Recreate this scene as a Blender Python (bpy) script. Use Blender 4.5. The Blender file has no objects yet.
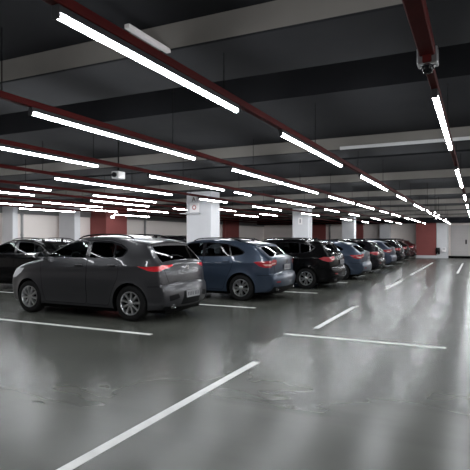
import bpy, bmesh, math, random
import numpy as np
from mathutils import Vector, Matrix
from mathutils.geometry import delaunay_2d_cdt

random.seed(4)
sc = bpy.context.scene
col = sc.collection
PI = math.pi

# ------------------------------------------------------------------ materials
def mat(name, color, rough=0.5, metal=0.0, spec=0.5, coat=0.0, coat_rough=0.05):
    m = bpy.data.materials.new(name); m.use_nodes = True
    b = m.node_tree.nodes['Principled BSDF']
    b.inputs['Base Color'].default_value = (*color, 1)
    b.inputs['Roughness'].default_value = rough
    b.inputs['Metallic'].default_value = metal
    b.inputs['Specular IOR Level'].default_value = spec
    b.inputs['Coat Weight'].default_value = coat
    b.inputs['Coat Roughness'].default_value = coat_rough
    return m

def noisy(name, c1, c2, scale=3.0, rough=0.6, rough2=None, detail=6.0, bump=0.0, stretch=(1, 1, 1), spec=0.5):
    """paint or concrete whose colour and gloss wander a little in object space"""
    m = mat(name, c1, rough, spec=spec)
    nt = m.node_tree; b = nt.nodes['Principled BSDF']
    tc = nt.nodes.new('ShaderNodeTexCoord'); mp = nt.nodes.new('ShaderNodeMapping')
    mp.inputs['Scale'].default_value = stretch
    nz = nt.nodes.new('ShaderNodeTexNoise'); nz.inputs['Scale'].default_value = scale; nz.inputs['Detail'].default_value = detail
    mx = nt.nodes.new('ShaderNodeMix'); mx.data_type = 'RGBA'
    mx.inputs[6].default_value = (*c1, 1); mx.inputs[7].default_value = (*c2, 1)
    rp = nt.nodes.new('ShaderNodeMapRange'); rp.inputs[1].default_value = 0.32; rp.inputs[2].default_value = 0.68
    L = nt.links.new
    L(tc.outputs['Object'], mp.inputs['Vector']); L(mp.outputs['Vector'], nz.inputs['Vector'])
    L(nz.outputs['Fac'], rp.inputs[0]); L(rp.outputs[0], mx.inputs[0]); L(mx.outputs[2], b.inputs['Base Color'])
    if rough2 is not None:
        r = nt.nodes.new('ShaderNodeMapRange'); r.inputs[1].default_value = 0.3; r.inputs[2].default_value = 0.7
        r.inputs[3].default_value = rough; r.inputs[4].default_value = rough2
        L(nz.outputs['Fac'], r.inputs[0]); L(r.outputs[0], b.inputs['Roughness'])
    if bump:
        bp = nt.nodes.new('ShaderNodeBump'); bp.inputs['Strength'].default_value = bump; bp.inputs['Distance'].default_value = 0.01
        L(nz.outputs['Fac'], bp.inputs['Height']); L(bp.outputs['Normal'], b.inputs['Normal'])
    return m

def floor_material():
    m = mat('sealed_concrete', (0.2, 0.2, 0.19), 0.25)
    nt = m.node_tree; b = nt.nodes['Principled BSDF']; L = nt.links.new
    tc = nt.nodes.new('ShaderNodeTexCoord')
    def noise(scale, detail, sx=1, sy=1):
        mp = nt.nodes.new('ShaderNodeMapping'); mp.inputs['Scale'].default_value = (sx, sy, 1)
        n = nt.nodes.new('ShaderNodeTexNoise'); n.inputs['Scale'].default_value = scale; n.inputs['Detail'].default_value = detail
        L(tc.outputs['Object'], mp.inputs['Vector']); L(mp.outputs['Vector'], n.inputs['Vector']); return n
    def mapr(src, a, z, lo, hi):
        r = nt.nodes.new('ShaderNodeMapRange'); r.inputs[1].default_value = a; r.inputs[2].default_value = z
        r.inputs[3].default_value = lo; r.inputs[4].default_value = hi; L(src, r.inputs[0]); return r.outputs[0]
    big = noise(0.45, 4); mid = noise(0.7, 2, 1.0, 0.6); streak = noise(0.8, 3, 0.45, 2.0)
    mx = nt.nodes.new('ShaderNodeMix'); mx.data_type = 'RGBA'
    mx.inputs[6].default_value = FLOOR_A; mx.inputs[7].default_value = FLOOR_B
    L(mapr(big.outputs['Fac'], 0.35, 0.65, 0, 1), mx.inputs[0])
    dk = nt.nodes.new('ShaderNodeMix'); dk.data_type = 'RGBA'; dk.blend_type = 'MULTIPLY'
    dk.inputs[7].default_value = (0.62, 0.62, 0.62, 1)                       # tyre scuffs and damp marks
    L(mx.outputs[2], dk.inputs[6]); L(mapr(streak.outputs['Fac'], 0.50, 0.80, 0, 0.8), dk.inputs[0])
    L(dk.outputs[2], b.inputs['Base Color'])
    L(mapr(mid.outputs['Fac'], 0.0, 1.0, 0.23, 0.29), b.inputs['Roughness'])
    b.inputs['Specular IOR Level'].default_value = 0.15
    return m

def glass(name, tint):
    m = bpy.data.materials.new(name); m.use_nodes = True
    nt = m.node_tree; nt.nodes.clear(); L = nt.links.new
    out = nt.nodes.new('ShaderNodeOutputMaterial'); mx = nt.nodes.new('ShaderNodeMixShader')
    tr = nt.nodes.new('ShaderNodeBsdfTransparent'); tr.inputs[0].default_value = (*tint, 1)
    gl = nt.nodes.new('ShaderNodeBsdfGlossy'); gl.inputs['Roughness'].default_value = 0.02
    fr = nt.nodes.new('ShaderNodeFresnel'); fr.inputs[0].default_value = 1.2
    L(fr.outputs[0], mx.inputs[0]); L(tr.outputs[0], mx.inputs[1]); L(gl.outputs[0], mx.inputs[2]); L(mx.outputs[0], out.inputs[0])
    return m

def glow(name, color, strength):
    m = mat(name, (0.9, 0.9, 0.9), 0.4)
    b = m.node_tree.nodes['Principled BSDF']
    b.inputs['Emission Color'].default_value = (*color, 1); b.inputs['Emission Strength'].default_value = strength
    return m

FLOOR_A = (0.047, 0.049, 0.042, 1); FLOOR_B = (0.066, 0.068, 0.059, 1)
M = dict(
    floor=floor_material(),
    slab=noisy('dark_painted_slab', (0.013, 0.0135, 0.016), (0.018, 0.0185, 0.021), 1.5, 0.9, spec=0.15),
    recess=noisy('shade_darkened_recess', (0.004, 0.004, 0.0045), (0.006, 0.006, 0.0065), 1.5, 0.9, spec=0.1),  # recess shade deepened in the colour, darker than the slab fields
    beam=noisy('dark_painted_beam', (0.016, 0.0165, 0.019), (0.023, 0.0235, 0.026), 1.2, 0.9, spec=0.15),
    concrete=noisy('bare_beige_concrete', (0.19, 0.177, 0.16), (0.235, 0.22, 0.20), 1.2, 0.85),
    cream=noisy('cream_wall_paint', (0.83, 0.76, 0.715), (0.87, 0.80, 0.755), 0.8, 0.7),
    lintel=noisy('grey_wall_paint', (0.25, 0.245, 0.24), (0.28, 0.275, 0.27), 0.8, 0.75),
    leaf=noisy('pale_grey_door_paint', (0.50, 0.47, 0.46), (0.54, 0.51, 0.50), 0.8, 0.6),
    white=noisy('white_pillar_paint', (0.60, 0.60, 0.615), (0.66, 0.66, 0.675), 1.5, 0.6),
    redwall=noisy('oxblood_wall_paint', (0.22, 0.052, 0.047), (0.26, 0.064, 0.058), 1.0, 0.65),
    redrail=noisy('dark_red_enamel', (0.055, 0.006, 0.006), (0.070, 0.008, 0.007), 4, 0.6, spec=0.08),
    line=noisy('worn_white_line_paint', (0.48, 0.48, 0.465), (0.62, 0.62, 0.60), 6, 0.5, 0.7),
    steel=mat('zinc_steel', (0.45, 0.45, 0.46), 0.35, 1.0),
    housing=mat('white_lamp_housing', (0.75, 0.75, 0.75), 0.4),
    darkhousing=mat('dark_grey_lamp_housing', (0.03, 0.03, 0.032), 0.5, spec=0.2),
    tube=glow('lit_led_diffuser', (0.93, 0.96, 1.0), 80.0),
    spot=glow('lit_spot_lens', (0.95, 0.97, 1.0), 9.0),
    rubber=noisy('tyre_rubber', (0.004, 0.004, 0.004), (0.007, 0.007, 0.007), 20, 0.75, spec=0.15),
    alloy=mat('silver_alloy', (0.62, 0.63, 0.65), 0.28, 1.0),
    darkalloy=mat('grey_alloy', (0.20, 0.20, 0.21), 0.4, 0.8),
    plastic=noisy('black_plastic', (0.0025, 0.0025, 0.003), (0.004, 0.004, 0.0045), 30, 0.55, spec=0.12),
    gloss=mat('gloss_black', (0.006, 0.006, 0.007), 0.2, spec=0.2),
    void=mat('black_seam', (0.0015, 0.0015, 0.0015), 0.9, spec=0.05),
    chrome=mat('chrome', (0.75, 0.75, 0.77), 0.12, 1.0),
    glass=glass('tinted_glass', (0.62, 0.70, 0.70)),
    privacy=glass('privacy_glass', (0.04, 0.042, 0.045)),
    tail=mat('red_lamp_lens', (0.46, 0.008, 0.016), 0.15, coat=0.6),
    taildark=mat('deep_red_lamp_lens', (0.20, 0.006, 0.012), 0.15, coat=0.4),
    tailclear=mat('clear_lamp_lens', (0.40, 0.22, 0.20), 0.15, coat=0.6),
    head=mat('headlamp_lens', (0.55, 0.57, 0.60), 0.08, 0.3, coat=1.0),
    seat=noisy('dark_seat_cloth', (0.03, 0.03, 0.032), (0.045, 0.045, 0.047), 12, 0.9),
    plate=mat('plate_white', (0.20, 0.20, 0.205), 0.6, spec=0.2),
    platemark=mat('plate_ink', (0.06, 0.06, 0.065), 0.6, spec=0.2),
    signred=mat('sign_red', (0.5, 0.25, 0.24), 0.6),
    signpurple=mat('sign_purple', (0.07, 0.045, 0.12), 0.5),
    signwhite=mat('sign_white', (0.85, 0.82, 0.82), 0.5),
    ink=mat('stencil_ink', (0.10, 0.05, 0.05), 0.7),
)

def paint(name, c, metal=0.4, rough=0.32, coat=0.4, spec=0.3):
    return mat(name, c, rough, metal, spec, coat, 0.03)
PAINT = dict(
    grey=paint('graphite_grey_paint', (0.026, 0.026, 0.0285), 0.35, 0.3, 0.4),
    blue=paint('slate_blue_paint', (0.022, 0.033, 0.052)),
    black=paint('black_paint', (0.0018, 0.0018, 0.002), 0.0, 0.2, 0.14, 0.06),
    dark=paint('charcoal_paint', (0.005, 0.005, 0.0065), 0.1, 0.22, 0.2, 0.12),
    bluegrey=paint('blue_grey_paint', (0.035, 0.045, 0.07)),
    maroon=paint('maroon_paint', (0.03, 0.005, 0.006), 0.3, 0.25, 0.4, 0.3),
)

# ------------------------------------------------------------------ object helpers
def link(name, me, mats, parent=None):
    o = bpy.data.objects.new(name, me)
    for m in (mats if isinstance(mats, (list, tuple)) else [mats]):
        me.materials.append(m)
    col.objects.link(o)
    if parent: o.parent = parent
    return o

def bm_obj(name, bm, mats, parent=None, smooth=False, angle=0.6):
    me = bpy.data.meshes.new(name); bm.normal_update(); bm.to_mesh(me); bm.free()
    if smooth:
        for p in me.polygons: p.use_smooth = True
        me.set_sharp_from_angle(angle=angle)
    return link(name, me, mats, parent)

def tag(o, label=None, cat=None, group=None, kind=None):
    if label: o['label'] = label
    if cat: o['category'] = cat
    if group: o['group'] = group
    if kind: o['kind'] = kind
    return o

def empty(name, loc):
    o = bpy.data.objects.new(name, None); o.empty_display_size = 0.2; col.objects.link(o); o.location = loc
    return o

def box(bm, x0, x1, y0, y1, z0, z1, mi=0, bevel=0.0):
    r = bmesh.ops.create_cube(bm, size=1.0)
    for v in r['verts']:
        v.co = Vector(((x0 + x1) / 2 + v.co.x * (x1 - x0), (y0 + y1) / 2 + v.co.y * (y1 - y0), (z0 + z1) / 2 + v.co.z * (z1 - z0)))
    fs = {f for v in r['verts'] for f in v.link_faces}
    for f in fs: f.material_index = mi
    if bevel:
        es = list({e for v in r['verts'] for e in v.link_edges})
        bmesh.ops.bevel(bm, geom=es, offset=bevel, segments=2, affect='EDGES', profile=0.5)
    return bm

def rod(bm, a, b, r, seg=10, mi=0, r2=None):
    a = Vector(a); b = Vector(b); d = b - a
    ret = bmesh.ops.create_cone(bm, cap_ends=True, segments=seg, radius1=r, radius2=r if r2 is None else r2, depth=d.length)
    q = d.to_track_quat('Z', 'Y').to_matrix().to_4x4(); q.translation = (a + b) / 2
    bmesh.ops.transform(bm, matrix=q, verts=ret['verts'])
    for f in {f for v in ret['verts'] for f in v.link_faces}: f.material_index = mi
    return ret['verts']

def lathe(bm, prof, seg=40, mi=0):
    """profile of (radius, y) turned about the Y axis"""
    rings = []
    for r, y in prof:
        rings.append([bm.verts.new((r * math.cos(2 * PI * k / seg), y, r * math.sin(2 * PI * k / seg))) for k in range(seg)])
    for a, b in zip(rings, rings[1:]):
        for k in range(seg):
            f = bm.faces.new((a[k], a[(k + 1) % seg], b[(k + 1) % seg], b[k])); f.material_index = mi
    return rings

def struct(name, x0, x1, y0, y1, z0, z1, m, bevel=0.0):
    bm = bmesh.new(); box(bm, x0, x1, y0, y1, z0, z1, 0, bevel)
    return tag(bm_obj(name, bm, m), kind='structure')

# ------------------------------------------------------------------ the room
XL, XR, Y0, Y1 = -17.0, 6.5, -6.0, 41.0
ZB, ZS, ZR = 2.90, 3.10, 3.48             # beam undersides, slab fields, black recess behind each beam
struct('floor', XL - .2, XR + .2, Y0 - .2, Y1 + .2, -0.2, 0.0, M['floor'])
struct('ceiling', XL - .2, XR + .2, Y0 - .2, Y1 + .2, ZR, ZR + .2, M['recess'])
struct('wall_left', XL - .2, XL, Y0, Y1, 0, 2.50, M['cream'])
struct('trim_1', XL - .2, XL + .06, Y0, Y1, 2.50, ZR, M['lintel'])
struct('wall_right', XR, XR + .2, Y0, Y1, 0, ZR, M['cream'])
struct('wall_back', XL, XR, Y0 - .2, Y0, 0, ZR, M['cream'])
struct('wall_end', XL, XR, Y1, Y1 + .2, 0, ZR, M['cream'])
struct('beam', XL, XR, Y1 - 1.6, Y1, 2.62, ZR, M['slab'])
BEAM0, PITCH, BW, RW = 3.15, 4.75, 0.82, 1.45
for k in range(-1, 8):
    y = BEAM0 + PITCH * k
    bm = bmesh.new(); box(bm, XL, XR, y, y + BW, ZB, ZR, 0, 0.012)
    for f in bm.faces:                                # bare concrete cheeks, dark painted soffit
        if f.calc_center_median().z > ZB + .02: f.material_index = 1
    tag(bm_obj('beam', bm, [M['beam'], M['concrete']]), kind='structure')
    struct('slab', XL, XR, y + BW + RW, min(y + PITCH, Y1), ZS, ZR, M['slab'])
# pillars of the near row and pilasters against the walls
def pillar(x0, x1, y0, y1, m, top=ZB, name='pillar'):
    return struct(name, x0, x1, y0, y1, 0, top, m, 0.02)
pillar(-7.95, -7.10, 13.05, 13.62, M['white'])
pillar(-7.90, -7.10, 22.6, 23.2, M['white'], ZB)
pillar(-7.90, -7.10, 32.3, 32.9, M['white'], ZB)
pillar(-6.85, -6.10, 40.2, Y1, M['white'], 2.62)
pillar(-16.83, -15.90, 16.7, 17.06, M['white'], ZR)
pillar(-16.78, -16.20, 13.7, 13.95, M['white'], ZR)
pillar(XL, -16.0, 18.9, 20.5, M['redwall'], ZR)
pillar(XL, -16.75, 33.0, 35.4, M['redwall'], ZR)
pillar(-12.65, -11.35, 40.75, Y1, M['redwall'], 2.62)
pillar(-8.85, -8.25, 40.75, Y1, M['redwall'], 2.62)
struct('wall_end_red', -4.13, -2.72, 40.0, Y1, 0.20, 2.62, M['redwall'])
struct('kerb', -4.15, -2.70, 39.9, Y1, 0, 0.20, M['white'], 0.01)
pillar(-2.70, -1.92, 40.0, Y1, M['white'], 2.62)
struct('baseboard_end', -1.92, XR, 40.9, Y1, 0, 0.16, M['void'])
struct('baseboard_left', XL, XL + .02, Y0, Y1, 0, 0.12, M['lintel'])
# grey roller door leaf in the end wall with its pull
bm = bmesh.new(); box(bm, -1.75, 1.6, 40.93, Y1, 0.16, 2.45)
for k in range(11): box(bm, -1.75, 1.6, 40.918, 40.93, 0.2 + k * .2, 0.38 + k * .2, 0, 0.004)
dr = tag(bm_obj('door_1', bm, M['leaf']), kind='structure')
bm = bmesh.new(); box(bm, -0.76, -0.66, 40.87, 40.92, 1.05, 1.38, 0, 0.01)
bm_obj('door_handle', bm, M['plastic'], dr)

# floor paint
def marking(x0, x1, y0, y1):
    bm = bmesh.new()
    n = max(1, int(max(x1 - x0, y1 - y0) / 0.5))
    box(bm, x0, x1, y0, y1, 0.0005, 0.003)
    return tag(bm_obj('floor_marking', bm, M['line']), kind='structure')
LW = 0.046
for a, b in ((2.2, 5.55), (8.05, 10.95), (15.4, 18.7), (21.3, 32.5)):
    marking(-2.40 - LW, -2.40 + LW, a, b)
marking(-0.78, -0.69, 23.2, 32.5)
marking(-2.70, -0.38, 7.33, 7.42)
for y, xe in ((6.42, -4.55), (9.83, -4.27), (13.2, -3.9), (16.7, -3.9), (20.2, -4.0), (24.3, -4.1), (28.4, -4.1), (32.5, -4.1), (36.7, -4.1)):
    marking(-9.2, xe, y - .05, y + .05)
for y in (9.7, 13.2, 16.7):
    marking(-14.6, -10.2, y - .05, y + .05)

# ------------------------------------------------------------------ strip lights on red rails
LAMP_Z = 2.50
def rail_proto_rod():
    bm = bmesh.new(); rod(bm, (0, 0, 0), (0, 0, 1), 0.0045, 8)
    me = bpy.data.meshes.new('hanger_rod'); bm.to_mesh(me); bm.free(); me.materials.append(M['plastic']); return me
ROD = rail_proto_rod()
def under(y):
    k = (y - BEAM0) / PITCH
    d = (k - math.floor(k)) * PITCH
    return ZB if d <= BW else ZR if d <= BW + RW else ZS
ORD = ['first', 'second', 'third', 'fourth', 'fifth', 'sixth', 'seventh', 'eighth', 'ninth', 'tenth', 'eleventh', 'twelfth', 'thirteenth', 'fourteenth', 'fifteenth']

def lamp_mesh(L, which):
    bm = bmesh.new()
    if which == 'housing':
        box(bm, -.022, .022, -L / 2, L / 2, 0.022, 0.058, 0, 0.004)
        for s in (-1, 1): box(bm, -.022, .022, s * L / 2 - .008, s * L / 2 + .008, -.006, 0.058, 0, 0.004)
    else:
        seg = 10; ra = []
        for y in (-L / 2 + .008, L / 2 - .008):
            ra.append([bm.verts.new((0.020 * math.cos(PI + PI * k / seg), y, 0.022 + 0.025 * math.sin(PI + PI * k / seg))) for k in range(seg + 1)])
        for k in range(seg): bm.faces.new((ra[0][k], ra[1][k], ra[1][k + 1], ra[0][k + 1]))
        bmesh.ops.recalc_face_normals(bm, faces=bm.faces)
    me = bpy.data.meshes.new(which); bm.to_mesh(me); bm.free()
    me.materials.append(M['darkhousing'] if which == 'housing' else M['tube'])
    return me
LM = {}
def strip_light(x, a, b, rowname, n):
    L = round(b - a, 1)
    if L not in LM: LM[L] = (lamp_mesh(L, 'housing'), lamp_mesh(L, 'diffuser'))
    e = empty('hanging_strip_light', (x, (a + b) / 2, LAMP_Z))
    tag(e, 'lit strip light, %s from the near end under %s' % (ORD[n], rowname), 'light', 'strip lights hung under the red rails')
    for nm, me in zip(('housing', 'diffuser'), LM[L]):
        o = bpy.data.objects.new(nm, me); col.objects.link(o); o.parent = e
    return e

# spans of lamps read off row by row, then an even rhythm to the far end
ROWS = [
    (-0.27, [(3.82, 6.2), (8.0, 10.9), (12.8, 14.6)], 16.5, 'the rightmost rail in the photo'),
    (-1.72, [(1.69, 3.59), (4.56, 7.0), (8.24, 10.95), (12.3, 14.1), (15.9, 19.2)], 20.4, 'the second rail from the right'),
    (-3.25, [(-1.4, 1.3), (2.93, 5.52), (6.58, 8.8), (8.85, 11.0), (11.9, 14.7), (15.1, 17.9)], 19.0, 'the third rail from the right'),
    (-4.82, [(-1.0, 1.6), (2.9, 5.52), (6.7, 9.45), (9.9, 10.8), (12.4, 15.9)], 17.2, 'the fourth rail from the right'),
    (-6.45, [(2.0, 4.6), (6.3, 8.1), (8.15, 9.9), (11.2, 12.8)], 14.6, 'the fifth rail from the right'),
    (-8.20, [(3.8, 6.4), (7.1, 7.9), (9.2, 11.8)], 14.4, 'the sixth rail from the right'),
    (-9.45, [(4.2, 6.8), (7.5, 8.6), (10.5, 13.2)], 14.6, 'the seventh rail from the right'),
    (-11.1, [(5.0, 7.6), (10.4, 12.9)], 14.2, 'the eighth rail from the right'),
    (-12.5, [(6.6, 8.8), (9.6, 11.3)], 13.4, 'the ninth rail from the right'),
    (-14.1, [(7.4, 10.0)], 12.2, 'the tenth rail from the right'),
    (1.35, [(-3.0, -.4), (.6, 3.2)], 4.8, 'the first added rail, unseen at right'),  # this row and the next two: unseen, added to light the hall
    (3.3, [(-3.0, -.4), (.6, 3.2)], 4.8, 'the second added rail, unseen at right'),
    (5.2, [(-3.0, -.4), (.6, 3.2)], 4.8, 'the added rail along the right wall'),
]
for ri, (x, spans, y, nm) in enumerate(ROWS):
    spans = list(spans)
    rr = random.Random(ri * 7 + 1)
    ymax = Y1 - 4.2 if x > -5 else 34.0 if x > -7 else 24.0 if x > -10 else 18.0
    while y < ymax and len(spans) < 15:
        L = rr.choice((2.0, 2.6, 2.6))
        spans.append((y, y + L)); y += L + rr.choice((0.9, 1.1, 1.5)) * (1 if x > -4 else 1.9 if x > -6 else 2.6)
    for n, (a, b) in enumerate(spans): strip_light(x, a, b, nm, n)
    ya = min(spans[0][0] - 1.2, 2.0); yb = Y1 - 1.65
    if ri == 0: ya = -2.0
    bm = bmesh.new()
    if ri == 0:
        box(bm, x - .045, x + .045, ya, 3.25, 2.60, 2.67, 0, 0.008)
        box(bm, x - .026, x + .026, 3.2, yb, LAMP_Z + .058, LAMP_Z + .105, 0, 0.006)
    else:
        box(bm, x - .028, x + .028, ya, yb, LAMP_Z + .058, LAMP_Z + .112, 0, 0.006)
    r = bm_obj('ceiling_rail', bm, M['redrail'])
    tag(r, 'dark red lighting rail over the hall, ' + nm , 'rail', 'red lighting rails')
    yy = ya + 0.5
    while yy < yb - .3:
        top = under(yy); zb = LAMP_Z + .10
        o = bpy.data.objects.new('hanger_rod', ROD); col.objects.link(o); o.parent = r
        o.location = (x, yy, zb); o.scale = (1, 1, top - zb); yy += 2.375
# bracket with a hook at the end of the wide right rail
bm = bmesh.new(); box(bm, -.06, .06, -.05, .05, -.03, .07, 0, 0.008)
br = bm_obj('hanging_bracket', bm, M['steel']); br.location = (-.27, 3.27, 2.585)
tag(br, 'small steel bracket with a round sensor where the wide right-hand red rail narrows', 'bracket')
bm = bmesh.new(); bmesh.ops.create_uvsphere(bm, u_segments=16, v_segments=10, radius=.036)
o = bm_obj('sensor_dome', bm, M['gloss'], br, True); o.location = (0, 0, -.045)
bm = bmesh.new(); lathe(bm, [(.036, -.006), (.046, -.006), (.046, .006), (.036, .006), (.036, -.006)], 24)
o = bm_obj('sensor_ring', bm, M['chrome'], br, True); o.location = (0, 0, -.034); o.rotation_euler.x = PI / 2
# small sensor camera under the fourth rail
bm = bmesh.new(); box(bm, -.07, .07, -.09, .09, -.06, .06, 0, 0.012)
cm = bm_obj('hanging_camera', bm, M['housing']); cm.location = (-5.25, 6.5, 2.52)
tag(cm, 'small pale box camera hanging between the strip lights above the grey hatchback', 'camera')
bm = bmesh.new(); rod(bm, (0, -.09, 0), (0, -.12, 0), .04, 18); bm_obj('lens', bm, M['gloss'], cm)
bm = bmesh.new(); rod(bm, (0, 0, .06), (0, 0, under(6.5) - 2.52), .012, 8); bm_obj('drop_rod', bm, M['plastic'], cm)
# round spot lamps near the far end
SP = [(-1.30, 15.6), (-1.19, 17.0), (-1.21, 19.0), (-1.48, 21.8), (-1.2, 23.4), (-1.3, 27.0)]
SZ = 2.30
for k, (x, y) in enumerate(SP):
    bm = bmesh.new(); rod(bm, (0, 0, 0.0), (0, 0, under(y) - SZ), .006, 8)
    e = empty('hanging_spot_lamp', (x, y, SZ))
    tag(e, 'small round lit lamp between the two right-hand rails, %s from the near end' % ORD[sorted(SP, key=lambda p: p[1]).index((x, y))], 'lamp', 'round lamps between the right-hand rails')
    bm_obj('drop_rod', bm, M['plastic'], e)
    bm = bmesh.new(); bmesh.ops.create_uvsphere(bm, u_segments=16, v_segments=10, radius=.027)
    bm_obj('globe', bm, M['spot'], e, True)
# conduits under the ceiling
bm = bmesh.new(); box(bm, -.02, .02, 2.66, 3.16, -.015, .015, 0, .004)
c = bm_obj('hanging_conduit', bm, M['leaf']); c.location = (-2.08, 0, 2.9)
tag(c, 'short pale conduit on the ceiling beside the nearest strip light', 'conduit')
bm = bmesh.new(); box(bm, -1.96, 2.0, -.02, .0, .0, .05, 0, .004)
c = bm_obj('hanging_conduit', bm, M['housing']); c.location = (0, BEAM0 + PITCH, ZB + .002)
tag(c, 'thin white conduit along the lower edge of a ceiling beam', 'conduit')

# ------------------------------------------------------------------ signs and small wall things
def text_mesh(body, size, m, parent, loc, rot, depth=0.003, name='lettering'):
    cu = bpy.data.curves.new(name, 'FONT'); cu.body = body; cu.size = size; cu.extrude = depth
    cu.align_x = 'CENTER'; cu.align_y = 'CENTER'
    t = bpy.data.objects.new(name, cu); col.objects.link(t)
    dg = bpy.context.evaluated_depsgraph_get(); me = bpy.data.meshes.new_from_object(t.evaluated_get(dg))
    bpy.data.objects.remove(t)
    me.materials.clear(); o = link(name, me, m, parent); o.location = loc; o.rotation_euler = rot
    return o
# exit sign and bay letters on the near pillar (its face looks toward -Y)
ps = empty('wall_mounted_sign', (-7.66, 13.05, 2.42))
tag(ps, 'white sign on a grey arm fixed to the nearest white pillar, red marks above it', 'sign')
bm = bmesh.new(); box(bm, -.16, .16, -.03, .0, -.15, .13, 0, .006); bm_obj('panel', bm, M['signwhite'], ps)
bm = bmesh.new(); box(bm, -.46, .20, -.10, -.0, -.20, -.165, 0, .005); bm_obj('bracket_arm', bm, M['steel'], ps)
bm = bmesh.new()
lathe(bm, [(.035, -.034), (.075, -.034), (.075, -.03), (.035, -.03)], 24)
bm_obj('pictogram', bm, M['signred'], ps)
text_mesh('A1', .20, M['ink'], ps, (.02, -.006, .24), (PI / 2, 0, 0), name='bay_letters')
ps = empty('wall_mounted_sign', (-7.5, 22.6, 2.3))
tag(ps, 'small faint sign on the second white pillar in the row', 'sign')
bm = bmesh.new(); box(bm, -.10, .10, -.02, 0, -.16, .16, 0, .005); bm_obj('panel', bm, M['signwhite'], ps)
bm = bmesh.new(); box(bm, -.03, .03, -.024, -.02, -.09, .09); bm_obj('pictogram', bm, M['lintel'], ps)
ps = empty('wall_mounted_sign', (XL, 13.35, 1.68))
tag(ps, 'small purple sign on the cream wall at the far left edge', 'sign')
bm = bmesh.new(); box(bm, 0, .02, -.4, .4, -.12, .12, 0, .004); bm_obj('panel', bm, M['signpurple'], ps)
bm = bmesh.new(); box(bm, .02, .024, -.25, .25, -.03, .03); bm_obj('white_stripe', bm, M['signwhite'], ps)
def pipe(x, y, r, z1, label):
    bm = bmesh.new(); rod(bm, (0, 0, 0), (0, 0, z1), r, 12)
    for z in (.6, 1.6, 2.4): rod(bm, (0, 0, z), (0, 0, z + .04), r * 1.35, 12)
    o = bm_obj('wall_mounted_pipe', bm, M['lintel'], None, True); o.location = (x, y, 0); tag(o, label, 'pipe')
pipe(-16.93, 23.3, .06, 2.5, 'thin grey downpipe on the cream wall right of the red pier')
pipe(-16.15, 14.1, .05, 2.9, 'thin grey pipe beside the slim white pilaster at the left edge')
pipe(-11.0, 40.93, .06, 2.6, 'thin grey downpipe on the end wall beside a red pier')
def bulkhead(x, y, z, label):
    e = empty('wall_mounted_lamp', (x, y, z)); tag(e, label, 'lamp')
    bm = bmesh.new(); box(bm, 0, .05, -.13, .13, -.07, .07, 0, .01); bm_obj('back_box', bm, M['housing'], e)
    bm = bmesh.new(); box(bm, .05, .09, -.11, .11, -.05, .05, 0, .015); bm_obj('diffuser', bm, M['spot'], e)
bulkhead(-16.0, 19.3, 2.52, 'small lit bulkhead lamp high on the red pier')
bulkhead(-17.0, 20.95, 2.38, 'small lit bulkhead lamp on the cream wall right of the red pier')
# black dispenser and white box low on the far right pillar
bm = bmesh.new(); box(bm, -.15, .15, -.20, 0, -.25, .25, 0, .05)
bb = bm_obj('wall_mounted_dispenser', bm, M['plastic'], None, True); bb.location = (-2.60, 40.0, .54)
tag(bb, 'black rounded box fixed low on the far white pillar, next to the red wall', 'dispenser')
bm = bmesh.new(); box(bm, -.10, .10, -.215, -.195, -.12, .16, 0, .008); bm_obj('front_cover', bm, M['gloss'], bb, True)
bm = bmesh.new(); rod(bm, (0, -.215, -.17), (0, -.225, -.17), .025, 14); bm_obj('knob', bm, M['steel'], bb)
bm = bmesh.new(); box(bm, -.14, .14, -.12, 0, -.16, .16, 0, .02)
wb = bm_obj('wall_mounted_box', bm, M['signwhite']); wb.location = (-2.18, 40.0, .62)
tag(wb, 'small white box fixed low on the far white pillar', 'box')
bm = bmesh.new(); box(bm, -.10, .10, -.125, -.12, .02, .12); bm_obj('cover_flap', bm, M['steel'], wb)

# ------------------------------------------------------------------ cars
# A car's skin is two families of surface: the flanks, y = half_width(x, z), and a strip that runs over the top from the
# front apron to the rear apron. Each is cut along the outlines of doors, windows and lamps into separate parts.
def catmull(pts, sharp, step=0.035):
    """centripetal spline through control rows (x, z, crown); returns dense rows and the control index of each"""
    P = np.array(pts, float); n = len(P); out = [P[0]]; U = [0.0]
    for i in range(n - 1):
        p1, p2 = P[i], P[i + 1]
        p0 = P[i - 1] if i > 0 and i not in sharp else 2 * p1 - p2
        p3 = P[i + 2] if i + 2 < n and (i + 1) not in sharp else 2 * p2 - p1
        d = lambda a, b: max(1e-4, np.linalg.norm(a[:2] - b[:2])) ** 0.5
        t0 = 0; t1 = d(p0, p1); t2 = t1 + d(p1, p2); t3 = t2 + d(p2, p3)
        k = max(1, math.ceil(np.linalg.norm(p2[:2] - p1[:2]) / step))
        for j in range(1, k + 1):
            t = t1 + (t2 - t1) * j / k
            A1 = (t1 - t) / (t1 - t0) * p0 + (t - t0) / (t1 - t0) * p1
            A2 = (t2 - t) / (t2 - t1) * p1 + (t - t1) / (t2 - t1) * p2
            A3 = (t3 - t) / (t3 - t2) * p2 + (t - t2) / (t3 - t2) * p3
            B1 = (t2 - t) / (t2 - t0) * A1 + (t - t0) / (t2 - t0) * A2
            B2 = (t3 - t) / (t3 - t1) * A2 + (t - t1) / (t3 - t1) * A3
            out.append((t2 - t) / (t2 - t1) * B1 + (t - t1) / (t2 - t1) * B2); U.append(i + j / k)
    return np.array(out), np.array(U)

def inside(poly, pts):
    x, y = pts[:, 0], pts[:, 1]; r = np.zeros(len(pts), bool); n = len(poly)
    for i in range(n):
        x1, y1 = poly[i]; x2, y2 = poly[(i + 1) % n]
        if y1 == y2: continue
        c = ((y1 > y) != (y2 > y)) & (x < (x2 - x1) * (y - y1) / (y2 - y1) + x1)
        r ^= c
    return r

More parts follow.
